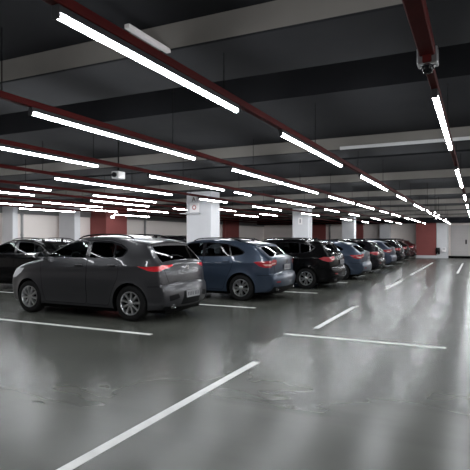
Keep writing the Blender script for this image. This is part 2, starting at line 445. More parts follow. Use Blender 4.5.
def seg_dist(pts, A, B):
    """least distance of each point to a set of segments"""
    best = np.full(len(pts), 1e9)
    for a, b in zip(A, B):
        ab = b - a; L = float(ab @ ab) + 1e-12
        t = np.clip(((pts - a) @ ab) / L, 0, 1)
        best = np.minimum(best, np.linalg.norm(pts - (a + t[:, None] * ab), axis=1))
    return best

def inset(poly, d):
    """move each edge of a polygon inward by d"""
    P = [np.array(p, float) for p in poly]; n = len(P)
    area = sum(P[i][0] * P[(i + 1) % n][1] - P[(i + 1) % n][0] * P[i][1] for i in range(n))
    s = 1 if area > 0 else -1; out = []
    for i in range(n):
        a, b, c = P[i - 1], P[i], P[(i + 1) % n]
        e1 = (b - a) / np.linalg.norm(b - a); e2 = (c - b) / np.linalg.norm(c - b)
        n1 = s * np.array((-e1[1], e1[0])); n2 = s * np.array((-e2[1], e2[0]))
        m = n1 + n2; m = m / (np.linalg.norm(m) + 1e-9); k = max(0.45, float(m @ n1))
        out.append(tuple(b + m * d / k))
    return out

def rounded(poly, r, seg=4):
    """round the corners of a polygon"""
    P = [np.array(p, float) for p in poly]; n = len(P); out = []
    for i in range(n):
        a, b, c = P[i - 1], P[i], P[(i + 1) % n]
        la, lc = np.linalg.norm(a - b), np.linalg.norm(c - b); q = min(r, la * .45, lc * .45)
        s, e = b + (a - b) / la * q, b + (c - b) / lc * q
        for k in range(seg + 1):
            t = k / seg; out.append(tuple((1 - t) ** 2 * s + 2 * t * (1 - t) * b + t * t * e))
    return out

def densify(poly, step):
    out = []
    for i in range(len(poly)):
        a, b = np.array(poly[i]), np.array(poly[(i + 1) % len(poly)])
        k = max(1, math.ceil(np.linalg.norm(b - a) / step))
        out += [tuple(a + (b - a) * j / k) for j in range(k)]
    return out

def cut(boundary, loops, grid):
    """triangulate a 2D outline cut along closed loops; returns points and triangles inside the outline"""
    V, E = [], []
    for lp in [boundary] + loops:
        s = len(V); V += [tuple(p) for p in lp]; E += [(s + i, s + (i + 1) % len(lp)) for i in range(len(lp))]
    VA = np.array(V); A = VA[[e[0] for e in E]]; B = VA[[e[1] for e in E]]
    g = np.array(grid); g = g[inside(boundary, g)]
    g = g[seg_dist(g, A, B) > 0.014]
    allv = [Vector(p) for p in V] + [Vector(p) for p in g]
    r = delaunay_2d_cdt(allv, E, [], 0, 1e-5)
    vs = np.array([tuple(v) for v in r[0]]); tr = np.array([f for f in r[2] if len(f) == 3])
    c = vs[tr].mean(axis=1)
    return vs, tr[inside(boundary, c)], c[inside(boundary, c)]

def pchip(xs, ys, x):
    """smooth interpolation (cubic Hermite, averaged slopes)"""
    xs = np.array(xs, float); ys = np.array(ys, float); h = np.diff(xs); d = np.diff(ys) / h
    m = np.concatenate(([d[0]], np.where(d[:-1] * d[1:] > 0, 2 * d[:-1] * d[1:] / (d[:-1] + d[1:] + 1e-12), 0), [d[-1]]))
    x = np.clip(x, xs[0], xs[-1]); i = np.clip(np.searchsorted(xs, x) - 1, 0, len(h) - 1)
    t = (x - xs[i]) / h[i]
    return ((1 + 2 * t) * (1 - t) ** 2 * ys[i] + t * (1 - t) ** 2 * h[i] * m[i] + t * t * (3 - 2 * t) * ys[i + 1] + t * t * (t - 1) * h[i] * m[i + 1])

def wheel_meshes(R, style):
    bm = bmesh.new(); ri = R * 0.655
    lathe(bm, [(ri, -.085), (ri + .012, -.10), (R - .05, -.108), (R - .018, -.096), (R, -.07), (R, .07), (R - .018, .096), (R - .05, .108), (ri + .012, .10), (ri, .085), (ri, -.085)], 48)
    bmesh.ops.recalc_face_normals(bm, faces=bm.faces)
    tyre = bpy.data.meshes.new('wheel'); bm.to_mesh(tyre); bm.free(); tyre.materials.append(M['rubber'])
    bm = bmesh.new()
    lathe(bm, [(ri + .002, .100), (ri - .012, .102), (ri - .022, .088), (ri - .026, -.08), (ri, -.085)], 48)
    lathe(bm, [(ri - .02, .02), (.001, .025)], 32, 1)
    lathe(bm, [(.001, .092), (.035, .090), (.052, .078), (.055, .03)], 28)
    n, pair = (5, .17) if style == 'double' else (9, 0)
    for k in range(n):
        for off in ((-pair, pair) if pair else (0,)):
            a = 2 * PI * k / n + off; a2 = 2 * PI * k / n + off * 1.45
            p = []
            for r_, aa, hw, y in ((.045, a, .016, .086), ((ri - .012), a2, .019 if pair else .021, .094)):
                c = Vector((math.cos(aa) * r_, y, math.sin(aa) * r_)); t = Vector((-math.sin(aa), 0, math.cos(aa))) * hw
                p.append((c - t, c + t, c + t * 1.3 - Vector((0, .04, 0)), c - t * 1.3 - Vector((0, .04, 0))))
            va = [bm.verts.new(q) for q in p[0]]; vb = [bm.verts.new(q) for q in p[1]]
            for i in range(4): bm.faces.new((va[i], va[(i + 1) % 4], vb[(i + 1) % 4], vb[i]))
    bmesh.ops.recalc_face_normals(bm, faces=bm.faces)
    rim = bpy.data.meshes.new('rim'); bm.to_mesh(rim); bm.free()
    rim.materials.append(M['alloy']); rim.materials.append(M['void'])
    for me in (tyre, rim):
        for p_ in me.polygons: p_.use_smooth = True
        me.set_sharp_from_angle(angle=.6)
    return tyre, rim

def build_car(name, S, pm):
    """S: the sheet of one body style; pm: its paint"""
    root = empty(name, (0, 0, 0))
    prof, U = catmull(S['profile'], S['sharp'])
    XZ = prof[:, :2]; CR = prof[:, 2]
    SL = np.concatenate(([0], np.cumsum(np.linalg.norm(np.diff(XZ, axis=0), axis=1))))
    T = np.gradient(XZ, axis=0); T /= np.linalg.norm(T, axis=1)[:, None] + 1e-9
    NR = np.stack((T[:, 1], -T[:, 0]), axis=1)                     # rows run front > top > rear
    if NR[len(NR) // 2][1] < 0: NR = -NR
    R = S['wheel_r']; AR = S['arch']; fx, rx = S['axles']; zc = R
    segA, segB = XZ[:-1], XZ[1:]
    rad = 0.05
    def W(x, z):
        w_ = pchip(S['sec_z'], S['sec_w'], z) * S['half']
        up = np.clip((z - S['belt']) / .4, 0, 1)
        f = np.clip((x - S['plan_f']) / (S['xf'] - S['plan_f']), 0, 1); r = np.clip((S['plan_r'] - x) / (S['plan_r'] - S['xr']), 0, 1)
        w_ = w_ * (1 - .20 * f ** 2.3 - (.13 + .04 * up) * r ** 2.0)
        for ax in (fx, rx):
            dd = np.hypot(x - ax, z - zc) - AR
            w_ = w_ + .016 * np.clip(1 - dd / .13, 0, 1) ** 2 * (dd > -.1) * np.clip((S['belt'] - z) / .25, 0, 1)
        zl = S['crease'][0] + S['crease'][1] * x
        w_ = w_ + .011 * np.exp(-np.clip(z - zl, 0, 9) / .05) * (z >= zl) + .011 * np.exp(-np.clip(zl - z, 0, 9) / .012) * (z < zl)
        mid = np.exp(-((x - (fx + rx) / 2) / .75) ** 4)
        w_ = w_ - .016 * mid * np.exp(-((z - .43) / .10) ** 2)
        return w_
    def flank(p):
        d = seg_dist(p, segA, segB); q = np.clip(rad - d, 0, rad)
        ins = rad - np.sqrt(np.maximum(rad ** 2 - q ** 2, 0))
        y = W(p[:, 0], p[:, 1]) - ins
        return np.stack((p[:, 0], y, p[:, 1]), axis=1)
    WE = W(XZ[:, 0], XZ[:, 1]) - rad
    KV = 0.75
    def strip(p):
        s = p[:, 0]; v = p[:, 1] / KV
        g = lambda a: np.interp(s, SL, a)
        c = g(CR) * (1 - np.abs(v) ** 2.2)
        return np.stack((g(XZ[:, 0]) + g(NR[:, 0]) * c, v * g(WE), g(XZ[:, 1]) + g(NR[:, 1]) * c), axis=1)
    u2s = lambda u: float(np.interp(u, U, SL))

    bins = {}                                                       # (part, side) -> faces as arrays of 3D points
    def put(key, tris): bins.setdefault(key, []).append(tris)
    # --- flanks
    zb = S['sill']
    bot = [(XZ[-1][0], XZ[-1][1])]
    def arc(ax):                                                    # from the rear foot of the arch over the top to its front foot
        a0 = math.asin((zb - zc) / AR)
        return [(ax + AR * math.cos(t), zc + AR * math.sin(t)) for t in np.linspace(PI - a0, a0, 26)]
    bl = [tuple(q) for q in XZ] + arc(rx) + arc(fx)
    feet = arc(rx)[-1], arc(fx)[0]
    nb = max(2, int((feet[1][0] - feet[0][0]) / .05))
    bl = [tuple(q) for q in XZ] + arc(rx) + [(feet[0][0] + (feet[1][0] - feet[0][0]) * k / nb, zb) for k in range(1, nb)] + arc(fx)
    regs = S['side']
    loops = [densify(r[1], .045) for r in regs]
    xs, zs = np.meshgrid(np.arange(S['xr'] - .1, S['xf'] + .1, .045), np.arange(.12, 1.65, .04))
    grid = [tuple(q) for q in np.stack((xs.ravel(), zs.ravel()), axis=1)]
    for dd in (.005, .015, .03, .05):
        grid += [tuple(q) for q in (XZ - NR * dd)]
    vs, tr, cen = cut([tuple(q) for q in bl], loops, grid)
    lab = np.zeros(len(tr), int)
    for k, r in enumerate(regs): lab[inside(r[1], cen)] = k + 1
    P3 = flank(vs)
    for k in range(len(regs) + 1):
        nm = 'body' if k == 0 else regs[k - 1][0]
        t = P3[tr[lab == k]]
        if not len(t): continue
        nrm = np.cross(t[:, 1] - t[:, 0], t[:, 2] - t[:, 0])
        t[nrm[:, 1] < 0] = t[nrm[:, 1] < 0][:, ::-1]
        put((nm, 'L'), t); m = t.copy(); m[:, :, 1] *= -1; put((nm, 'R'), m[:, ::-1])
    # --- strip
    sregs = []
    for nm, poly, both in S['strip']:
        pp = [(u2s(u), v * KV) for u, v in poly]
        if both: sregs += [(nm, 'L', pp), (nm, 'R', [(a, -b) for a, b in pp])]
        else: sregs.append((nm, '', pp))
    loops = [densify(r[2], .045) for r in sregs]
    nv = 17; vv = [(-1 + 2 * k / nv) * KV for k in range(nv + 1)]
    bl = [(s, KV) for s in SL] + [(SL[-1], v) for v in vv[::-1][1:-1]] + [(s, -KV) for s in SL[::-1]] + [(0, v) for v in vv[1:-1]]
    grid = [(s, v) for s in SL for v in vv[1:-1]]
    vs, tr, cen = cut(bl, loops, grid)
    lab = np.zeros(len(tr), int)
    for k, r in enumerate(sregs): lab[inside(r[2], cen)] = k + 1
    P3 = strip(vs)
    for k in range(len(sregs) + 1):
        key = ('body', '') if k == 0 else (sregs[k - 1][0], sregs[k - 1][1])
        sel = tr[lab == k]
        if not len(sel): continue
        t = P3[sel]; c2 = cen[lab == k][:, 0]
        nx, nz = np.interp(c2, SL, NR[:, 0]), np.interp(c2, SL, NR[:, 1])
        nrm = np.cross(t[:, 1] - t[:, 0], t[:, 2] - t[:, 0]); fl = nrm[:, 0] * nx + nrm[:, 2] * nz < 0
        t[fl] = t[fl][:, ::-1]
        put(key, t)
    # --- meshes from the bins; 'gap' and 'lip' stay with the body as seams
    mats = {'body': pm, 'gap': M['void'], 'cladding': M['plastic'], 'pillar_black': M['gloss']}
    def mesh_from(name_, groups, ms, parent):
        bm = bmesh.new()
        for mi, tris in groups:
            for t in tris:
                for f in t:
                    try: bm.faces.new([bm.verts.new(q) for q in f]).material_index = mi
                    except ValueError: pass
        bmesh.ops.remove_doubles(bm, verts=bm.verts, dist=.0012)
        return bm_obj(name_, bm, ms, parent, True, .65)
    body_keys = ['body', 'gap', 'cladding', 'pillar_black']
    groups = []
    for i, k in enumerate(body_keys):
        for sd in ('', 'L', 'R'): groups.append((i, bins.pop((k, sd), [])))
    # wheel-arch lips, returned inward so the skin has an edge
    for ax in (fx, rx):
        a = np.array(arc(ax)); o = flank(a)
        for sg in (1, -1):
            lip = []; f = np.array((1, sg, 1))
            for i in range(len(a) - 1):
                p, q = o[i], o[i + 1]; p2, q2 = p - (0, .10, 0), q - (0, .10, 0)
                lip += [np.array((p * f, q * f, q2 * f)), np.array((p * f, q2 * f, p2 * f))]
            mesh_from('wheel_arch_liner', [(0, [np.array(lip)])], M['void'], root)
    mesh_from('body', groups, [mats[k] for k in body_keys], root)
    made = {}
    mm = S['mats']
    for key in sorted(bins, key=lambda k: (k[0] not in S['parents'], k[0].count('window'), k[0], k[1])):
        nm, sd = key
        par = root
        if nm in S['child']:
            par = made.get((S['child'][nm], sd)) or made.get((S['child'][nm], '')) or root
        o = mesh_from(S['rename'].get(nm, nm), [(0, bins[key])], pm if mm.get(nm) is None else M[mm[nm]], par)
        made[key] = o
    # --- fittings
    for sg, sd in ((1, 'L'), (-1, 'R')):
        for dn, hx, hz in S['handles']:
            y = float(flank(np.array([(hx, hz)]))[0][1])
            bm = bmesh.new(); box(bm, hx - .085, hx + .085, y + .012, y + .034, hz - .014, hz + .014, 0, .009)
            box(bm, hx - .08, hx - .055, y - .01, y + .02, hz - .012, hz + .012); box(bm, hx + .055, hx + .08, y - .01, y + .02, hz - .012, hz + .012)
            if sg < 0:
                for v in bm.verts: v.co.y *= -1
                bmesh.ops.reverse_faces(bm, faces=bm.faces)
            bm_obj('door_handle', bm, M['chrome'] if S.get('bright_handles') else pm, made.get((dn, sd), root), True)
        # mirror
        hx, hz = S['mirror']; y = float(flank(np.array([(hx, hz)]))[0][1])
        bm = bmesh.new(); bmesh.ops.create_uvsphere(bm, u_segments=20, v_segments=12, radius=1)
        for v in bm.verts:
            q = v.co.copy(); v.co = Vector((hx + .03 + (.085 if q.x > 0 else .035) * q.x, sg * (y + .125 + .105 * q.y), hz + .055 + .075 * q.z))
        rod(bm, (hx, sg * (y - .01), hz - .01), (hx + .02, sg * (y + .08), hz + .03), .022, 10)
        mo = bm_obj('side_mirror', bm, pm, root, True)
        bm = bmesh.new(); bmesh.ops.create_circle(bm, cap_ends=True, segments=24, radius=1)
        for v in bm.verts: v.co = Vector((hx - .007, sg * (y + .125 + .09 * v.co.x), hz + .055 + .062 * v.co.y))
        bm_obj('mirror_glass', bm, M['chrome'], mo)
        for ax in (fx, rx):
            yw = float(W(np.array([ax]), np.array([R]))[0]) - .105
            o = bpy.data.objects.new('wheel', S['tyre']); col.objects.link(o); o.parent = root; o.location = (ax, sg * yw, R)
            if sg < 0: o.rotation_euler.z = PI
            o.rotation_euler.y = (.3 + ax) * (1 if sg > 0 else -1)
            r_ = bpy.data.objects.new('rim', S['rim']); col.objects.link(r_); r_.parent = o
    # underbody with wheel wells, and the cabin
    bm = bmesh.new()
    box(bm, rx - .60, fx + .52, -.60, .60, .15, .50)
    box(bm, rx + AR, fx - AR, -S['half'] * .90, S['half'] * .90, .15, .36)
    for ax in (fx, rx):
        for sg in (1, -1):
            pts = [(ax + (AR + .015) * math.cos(t), R + (AR + .015) * math.sin(t)) for t in np.linspace(PI + .3, -.3, 20)]
            A = [bm.verts.new((p[0], sg * .55, p[1])) for p in pts]; B = [bm.verts.new((p[0], sg * (S['half'] - .12), p[1])) for p in pts]
            for i in range(19): bm.faces.new((A[i], A[i + 1], B[i + 1], B[i]))
            bm.faces.new(A)
    for ax in (fx, rx): rod(bm, (ax, -.6, R), (ax, .6, R), .05, 10)
    bm_obj('underbody', bm, M['void'], root)
    zt = S['belt']
    bm = bmesh.new(); box(bm, fx - .75, fx - .35, -.66, .66, .55, zt - .06, 0, .05); bm_obj('dashboard', bm, M['plastic'], root, True)
    def seat(x, y, w_):
        bm = bmesh.new(); box(bm, x - .25, x + .25, y - w_, y + w_, .40, .58, 0, .05)
        b0 = len(bm.verts)
        box(bm, x - .32, x - .18, y - w_, y + w_, .52, zt + .06, 0, .05)
        for v in list(bm.verts)[b0:]: v.co.x -= .28 * (v.co.z - .52)
        o = bm_obj('seat', bm, M['seat'], root, True)
        for hy in ((y,) if w_ < .4 else (y - .36, y + .36)):
            bm = bmesh.new(); box(bm, x - .49, x - .40, hy - .12, hy + .12, zt + .04, zt + .20, 0, .035); bm_obj('headrest', bm, M['seat'], o, True)
    seat(fx - 1.15, .36, .25); seat(fx - 1.15, -.36, .25); seat(fx - 2.0, 0, .62)
    bm = bmesh.new(); bmesh.ops.create_circle(bm, segments=28, radius=.18)
    cs = []
    for k in range(28):
        a, b = 2 * PI * k / 28, 2 * PI * (k + 1) / 28
        rod(bm, (fx - .86 + .18 * math.sin(a) * .4, .36 + .18 * math.cos(a), zt - .06 + .165 * math.sin(a)), (fx - .86 + .18 * math.sin(b) * .4, .36 + .18 * math.cos(b), zt - .06 + .165 * math.sin(b)), .014, 6)
    bm_obj('steering_wheel', bm, M['plastic'], root, True)
    # number plate with a row of dark strokes too small to read
    px, pz, tilt = S['plate']
    pl = empty('number_plate', (px, 0, pz)); pl.parent = root; pl.rotation_euler.y = tilt
    bpy.data.objects.remove(pl)
    bm = bmesh.new(); box(bm, -.012, .0, -.23, .23, -.065, .065, 0, .003)
    pl = bm_obj('number_plate', bm, M['plate'], root); pl.location = (px, 0, pz); pl.rotation_euler.y = tilt
    bm = bmesh.new()
    for k in range(7):
        y = -.165 + k * .055 + (.012 if k > 2 else -.012)
        box(bm, -.0132, -.012, y - .015, y + .015, -.034, .034)
    bm_obj('plate_characters', bm, M['platemark'], pl)
    # tailpipes
    for ey in S['pipes']:
        ex, ez = S['pipe_at']
        bm = bmesh.new()
        for r0, r1 in ((.040, .034),):
            vs_ = []
            for x_, r_ in ((ex + .2, r0), (ex, r0), (ex - .003, r0 - .004), (ex, r1), (ex + .18, r1)):
                vs_.append([bm.verts.new((x_, ey + r_ * 1.25 * math.cos(2 * PI * k / 20), ez + r_ * math.sin(2 * PI * k / 20))) for k in range(20)])
            for a, b in zip(vs_, vs_[1:]):
                for k in range(20): bm.faces.new((a[k], a[(k + 1) % 20], b[(k + 1) % 20], b[k]))
        bmesh.ops.recalc_face_normals(bm, faces=bm.faces)
        bm_obj('exhaust_pipe', bm, M['chrome'], root, True)
    # roof rails
    if S.get('rails'):
        x0, x1 = S['rails']
        for sg in (1, -1):
            bm = bmesh.new(); pts = []
            for x_ in np.linspace(x0, x1, 14):
                j = int(np.argmin(np.abs(XZ[:, 0] - x_) + (XZ[:, 1] < S['belt'] + .2) * 9))
                e = min(abs(x_ - x0), abs(x_ - x1))
                pts.append((x_, sg * (WE[j] - .03), XZ[j][1] + .012 + .030 * min(1, e / .12)))
            for a, b in zip(pts, pts[1:]): rod(bm, a, b, .014, 8)
            bm_obj('roof_rail', bm, M['plastic'], root, True)
    # fin on the roof and the rear wiper
    ax_ = S['fin']; j = int(np.argmin(np.abs(XZ[:, 0] - ax_) + (XZ[:, 1] < S['belt'] + .2) * 9)); z_ = XZ[j][1] + CR[j]
    bm = bmesh.new()
    a = [bm.verts.new(q) for q in ((ax_ + .09, .018, z_ - .01), (ax_ + .09, -.018, z_ - .01), (ax_ - .06, -.022, z_ - .015), (ax_ - .06, .022, z_ - .015))]
    b = [bm.verts.new(q) for q in ((ax_ - .045, .005, z_ + .06), (ax_ - .045, -.005, z_ + .06), (ax_ - .07, -.005, z_ + .055), (ax_ - .07, .005, z_ + .055))]
    bm.faces.new(b)
    for i in range(4): bm.faces.new((a[i], a[(i + 1) % 4], b[(i + 1) % 4], b[i]))
    bmesh.ops.recalc_face_normals(bm, faces=bm.faces); bm_obj('antenna_fin', bm, M['gloss'], root)
    wp = strip(np.array([(u2s(18.9), .02), (u2s(18.55), .16), (u2s(18.5), .42)])) - np.array((.014, 0, -.008))
    bm = bmesh.new(); rod(bm, wp[0], wp[1], .010, 8); rod(bm, wp[1], wp[2], .008, 8)
    bm_obj('rear_wiper', bm, M['plastic'], root)
    # badge: a small plain bright disc on the tailgate
    bp_ = strip(np.array([(u2s(20.5), 0.0)]))[0]
    bm = bmesh.new(); rod(bm, (bp_[0] + .01, 0, bp_[2]), (bp_[0] - .012, 0, bp_[2]), .042, 24); bm_obj('badge', bm, M['chrome'], root, True)
    return root

# ---- body sheets -------------------------------------------------------------
def doors(front, rear):
    """outline polygons of the two doors -> seam loop and inset panel for each"""
    out = []
    for nm, poly in (('front_door', front), ('rear_door', rear)):
        pp = rounded(poly, .06)
        out += [('gap', pp), (nm, inset(pp, .006))]
    return out

CHILD = {'window_front': 'front_door', 'window_rear': 'rear_door', 'rear_window': 'tailgate'}
RENAME = {'window_front': 'window', 'window_rear': 'window', 'window_quarter': 'quarter_window'}
MATS = {'window_front': 'glass', 'window_rear': 'privacy', 'window_quarter': 'privacy', 'rear_window': 'privacy', 'windshield': 'glass',
        'tail_lamp': 'tail', 'tail_lamp_strip': 'tailclear', 'headlamp': 'head', 'rear_grille': 'plastic', 'rear_diffuser': 'plastic', 'grille': 'plastic', 'front_intake': 'plastic',
        'window_trim': 'gloss', 'bright_trim': 'chrome', 'sill_cladding': 'plastic', 'fog_lamp': 'tail'}
def panel(nm, poly, both=False, gap=.035):
    """a strip region with a dark seam round it (u runs along the profile, v across)"""
    ps = [(u, v) for u, v in poly]; cu = sum(p[0] for p in ps) / len(ps)
    o = []
    for u, v in ps: o.append((u + (gap if u > cu else -gap), v * 1.012 + (0 if abs(v) > .05 else 0)))
    return [('gap', o, both), (nm, ps, both)]

def sheet(profile, sharp, **k):
    S = dict(profile=profile, sharp=sharp, child=CHILD, rename=RENAME, mats=dict(MATS), parents=('front_door', 'rear_door', 'tailgate'))
    S['xf'] = max(p[0] for p in profile); S['xr'] = min(p[0] for p in profile)
    S.update(k); return S

tyA, rimA = wheel_meshes(.325, 'single'); tyB, rimB = wheel_meshes(.315, 'double'); tyC, rimC = wheel_meshes(.31, 'double')

# A: graphite hatchback with a high belt and a wedge-shaped tail lamp
A_prof = [(1.80, .21, .08), (1.87, .30, .11), (1.91, .48, .12), (1.89, .62, .11), (1.84, .75, .09), (1.72, .87, .06), (1.45, .975, .045), (1.15, 1.045, .04), (.94, 1.09, .035),
          (.62, 1.26, .045), (.34, 1.405, .045), (.05, 1.49, .04), (-.35, 1.525, .035), (-.80, 1.52, .03), (-1.20, 1.475, .03), (-1.46, 1.425, .035), (-1.57, 1.395, .04), (-1.555, 1.355, .04),
          (-1.68, 1.215, .055), (-1.80, 1.075, .075), (-1.845, 1.02, .085), (-1.875, .86, .10), (-1.895, .665, .10), (-1.925, .645, .10), (-1.955, .54, .11), (-1.96, .42, .11), (-1.92, .30, .10), (-1.84, .22, .09)]
A_win = [(.86, 1.115), (.40, 1.385), (.10, 1.455), (-.35, 1.465), (-.75, 1.44), (-1.02, 1.375), (-1.17, 1.285), (-1.10, 1.17), (-.98, 1.135), (-.3, 1.115)]
A = sheet(A_prof, {8, 16, 17, 20, 22, 23}, half=.875, belt=1.10, sill=.215, wheel_r=.325, arch=.372, axles=(1.26, -1.26), plan_f=.85, plan_r=-1.05,
    sec_z=(.15, .28, .48, .70, .92, 1.10, 1.30, 1.53), sec_w=(.93, .965, .99, 1.0, .985, .945, .855, .74), crease=(.925, -.035),
    side=doors([(.80, .26), (.86, .50), (.90, .90), (.93, 1.10), (.42, 1.415), (.08, 1.478), (-.235, 1.49), (-.27, 1.10), (-.25, .26)],
               [(-.25, .26), (-.27, 1.10), (-.235, 1.49), (-.75, 1.468), (-1.0, 1.40), (-1.03, 1.13), (-1.00, .78), (-.86, .50), (-.78, .26)]) + [
        ('window_trim', rounded(A_win, .05)),
        ('window_front', rounded([(.77, 1.13), (.39, 1.355), (.10, 1.418), (-.18, 1.428), (-.21, 1.13)], .03)),
        ('window_rear', rounded([(-.31, 1.13), (-.29, 1.428), (-.73, 1.408), (-.84, 1.380), (-.86, 1.143)], .03)),
        ('window_quarter', rounded([(-.89, 1.145), (-.87, 1.372), (-1.00, 1.342), (-1.13, 1.275), (-1.07, 1.18), (-.98, 1.15)], .03)),
        ('tail_lamp', [(-1.42, .995), (-1.55, .985), (-2.0, 1.01), (-2.0, .93), (-1.76, .905), (-1.64, .915)]),
        ('headlamp', rounded([(2.0, .66), (2.0, .80), (1.66, .885), (1.38, .90), (1.50, .80), (1.70, .70)], .03)),
        ('gap', [(-1.63, .64), (-2.1, .655), (-2.1, .647), (-1.63, .632)]),
    ],
    strip=panel('hood', [(5.15, .84), (5.15, 0), (5.15, -.84), (7.95, -.95), (7.95, 0), (7.95, .95)]) +
          [('gap', [(16.05, .955), (16.05, -.955), (17.9, -.97), (20.0, -.975), (22.2, -.80), (22.2, .80), (20.0, .975), (17.9, .97)], False),
           ('tailgate', [(16.12, .94), (16.12, -.94), (17.9, -.955), (20.0, -.96), (22.1, -.785), (22.1, .785), (20.0, .96), (17.9, .955)], False),
           ('rear_window', [(17.1, .915), (17.1, -.915), (18.7, -.935), (19.25, -.90), (19.4, 0), (19.25, .90), (18.7, .935)], False),
           ('windshield', [(8.2, .93), (8.1, 0), (8.2, -.93), (10.75, -.86), (10.85, 0), (10.75, .86)], False),
           ('tail_lamp', [(20.0, 1.0), (20.10, .80), (20.08, .60), (20.22, .60), (20.42, .80), (20.55, 1.0)], True),
           ('grille', [(1.6, .55), (1.6, -.55), (4.2, -.50), (4.2, .50)], False),
           ('front_intake', [(.3, .62), (.3, -.62), (1.3, -.5), (1.3, .5)], False),
           ('headlamp', [(3.35, 1.0), (3.6, .58), (4.5, .62), (5.1, 1.0)], True),
           ('rear_grille', [(24.15, .40), (24.15, -.40), (25.75, -.46), (25.75, .46)], False),
           ('rear_vent', [(24.55, .93), (24.35, .62), (24.9, .55), (25.3, .90)], True),
           ('rear_diffuser', [(26.1, 1.0), (26.0, .4), (26.0, -.4), (26.1, -1.0), (27, -1.0), (27, 1.0)], False)],
    handles=[('front_door', -.08, .985), ('rear_door', -.86, .995)], mirror=(.80, 1.10), plate=(-2.075, .475, 0.06), pipes=(.50,), pipe_at=(-1.985, .275), rails=(.15, -1.15), fin=-1.2,
    tyre=tyA, rim=rimA)
A['mats']['rear_vent'] = 'plastic'; MATS['tail_lamp'] = MATS['fog_lamp'] = 'taildark'

# B: crossover with a falling roof line and a ducktail
B_prof = [(1.98, .21, .08), (2.06, .33, .11), (2.09, .50, .12), (2.06, .66, .11), (2.00, .78, .09), (1.86, .87, .06), (1.55, .955, .045), (1.2, 1.01, .04), (.98, 1.045, .035),
          (.62, 1.23, .045), (.32, 1.36, .045), (.0, 1.435, .04), (-.4, 1.46, .035), (-.9, 1.445, .03), (-1.30, 1.395, .03), (-1.54, 1.35, .035), (-1.66, 1.322, .04), (-1.655, 1.292, .04),
          (-1.85, 1.14, .055), (-2.00, 1.035, .075), (-2.085, 1.005, .085), (-2.075, .85, .10), (-2.07, .66, .10), (-2.12, .635, .10), (-2.155, .53, .11), (-2.14, .41, .11), (-2.08, .30, .10), (-1.98, .22, .09)]
B_win = [(.90, 1.05), (.38, 1.315), (.06, 1.382), (-.38, 1.395), (-.85, 1.365), (-1.20, 1.285), (-1.42, 1.165), (-1.36, 1.105), (-1.15, 1.06), (-.3, 1.045)]
B = sheet(B_prof, {8, 16, 17, 20, 22, 23}, half=.905, belt=1.03, sill=.215, wheel_r=.315, arch=.368, axles=(1.34, -1.33), plan_f=.95, plan_r=-1.15,
    sec_z=(.15, .28, .46, .68, .88, 1.03, 1.23, 1.46), sec_w=(.93, .965, .985, 1.0, .99, .945, .85, .72), crease=(.86, -.03),
    side=doors([(.86, .26), (.92, .50), (.96, .85), (.98, 1.03), (.40, 1.345), (.05, 1.408), (-.27, 1.42), (-.31, 1.03), (-.29, .26)],
               [(-.29, .26), (-.31, 1.03), (-.27, 1.42), (-.85, 1.39), (-1.10, 1.335), (-1.17, 1.05), (-1.08, .75), (-.94, .50), (-.86, .26)]) + [
        ('window_trim', rounded(B_win, .04)),
        ('window_front', rounded([(.80, 1.065), (.37, 1.297), (.06, 1.362), (-.22, 1.373), (-.26, 1.06)], .03)),
        ('window_rear', rounded([(-.35, 1.06), (-.33, 1.375), (-.83, 1.347), (-.94, 1.325), (-1.05, 1.07)], .03)),
        ('window_quarter', rounded([(-1.09, 1.072), (-.985, 1.312), (-1.19, 1.265), (-1.385, 1.16), (-1.33, 1.115), (-1.17, 1.08)], .03)),
        ('tail_lamp', [(-1.66, .935), (-1.80, .95), (-2.2, .965), (-2.2, .82), (-1.95, .80), (-1.80, .84)]),
        ('tail_lamp_strip', [(-1.88, .885), (-2.2, .895), (-2.2, .85), (-1.95, .845)]),
        ('headlamp', rounded([(2.2, .62), (2.2, .78), (1.80, .87), (1.50, .885), (1.62, .78), (1.85, .66)], .03)),
        ('gap', [(-1.75, .625), (-2.3, .65), (-2.3, .642), (-1.75, .617)]),
    ],
    strip=panel('hood', [(5.15, .84), (5.15, 0), (5.15, -.84), (7.95, -.95), (7.95, 0), (7.95, .95)]) +
          [('gap', [(16.05, .90), (16.05, -.90), (17.9, -.93), (20.0, -.96), (22.2, -.80), (22.2, .80), (20.0, .96), (17.9, .93)], False),
           ('tailgate', [(16.12, .885), (16.12, -.885), (17.9, -.915), (20.0, -.945), (22.1, -.785), (22.1, .785), (20.0, .945), (17.9, .915)], False),
           ('rear_window', [(17.2, .82), (17.2, -.82), (18.7, -.88), (19.1, -.78), (19.2, 0), (19.1, .78), (18.7, .88)], False),
           ('windshield', [(8.2, .93), (8.1, 0), (8.2, -.93), (10.75, -.86), (10.85, 0), (10.75, .86)], False),
           ('tail_lamp', [(20.10, 1.0), (20.12, .80), (20.3, .74), (20.85, .76), (21.05, 1.0)], True),
           ('tail_lamp_strip', [(20.6, 1.0), (20.55, .80), (20.75, .80), (20.85, 1.0)], True),
           ('grille', [(1.6, .55), (1.6, -.55), (4.2, -.50), (4.2, .50)], False),
           ('front_intake', [(.3, .62), (.3, -.62), (1.3, -.5), (1.3, .5)], False),
           ('headlamp', [(3.35, 1.0), (3.6, .58), (4.5, .62), (5.1, 1.0)], True),
           ('fog_lamp', [(24.4, .92), (24.4, .70), (24.6, .70), (24.6, .92)], True),
           ('rear_diffuser', [(25.4, 1.0), (25.2, .4), (25.2, -.4), (25.4, -1.0), (27, -1.0), (27, 1.0)], False)],
    handles=[('front_door', -.13, .93), ('rear_door', -.96, .94)], mirror=(.84, 1.04), plate=(-2.185, .80, -.03), pipes=(.52, -.52), pipe_at=(-2.17, .285), rails=(.10, -1.2), fin=-1.25,
    tyre=tyB, rim=rimB)

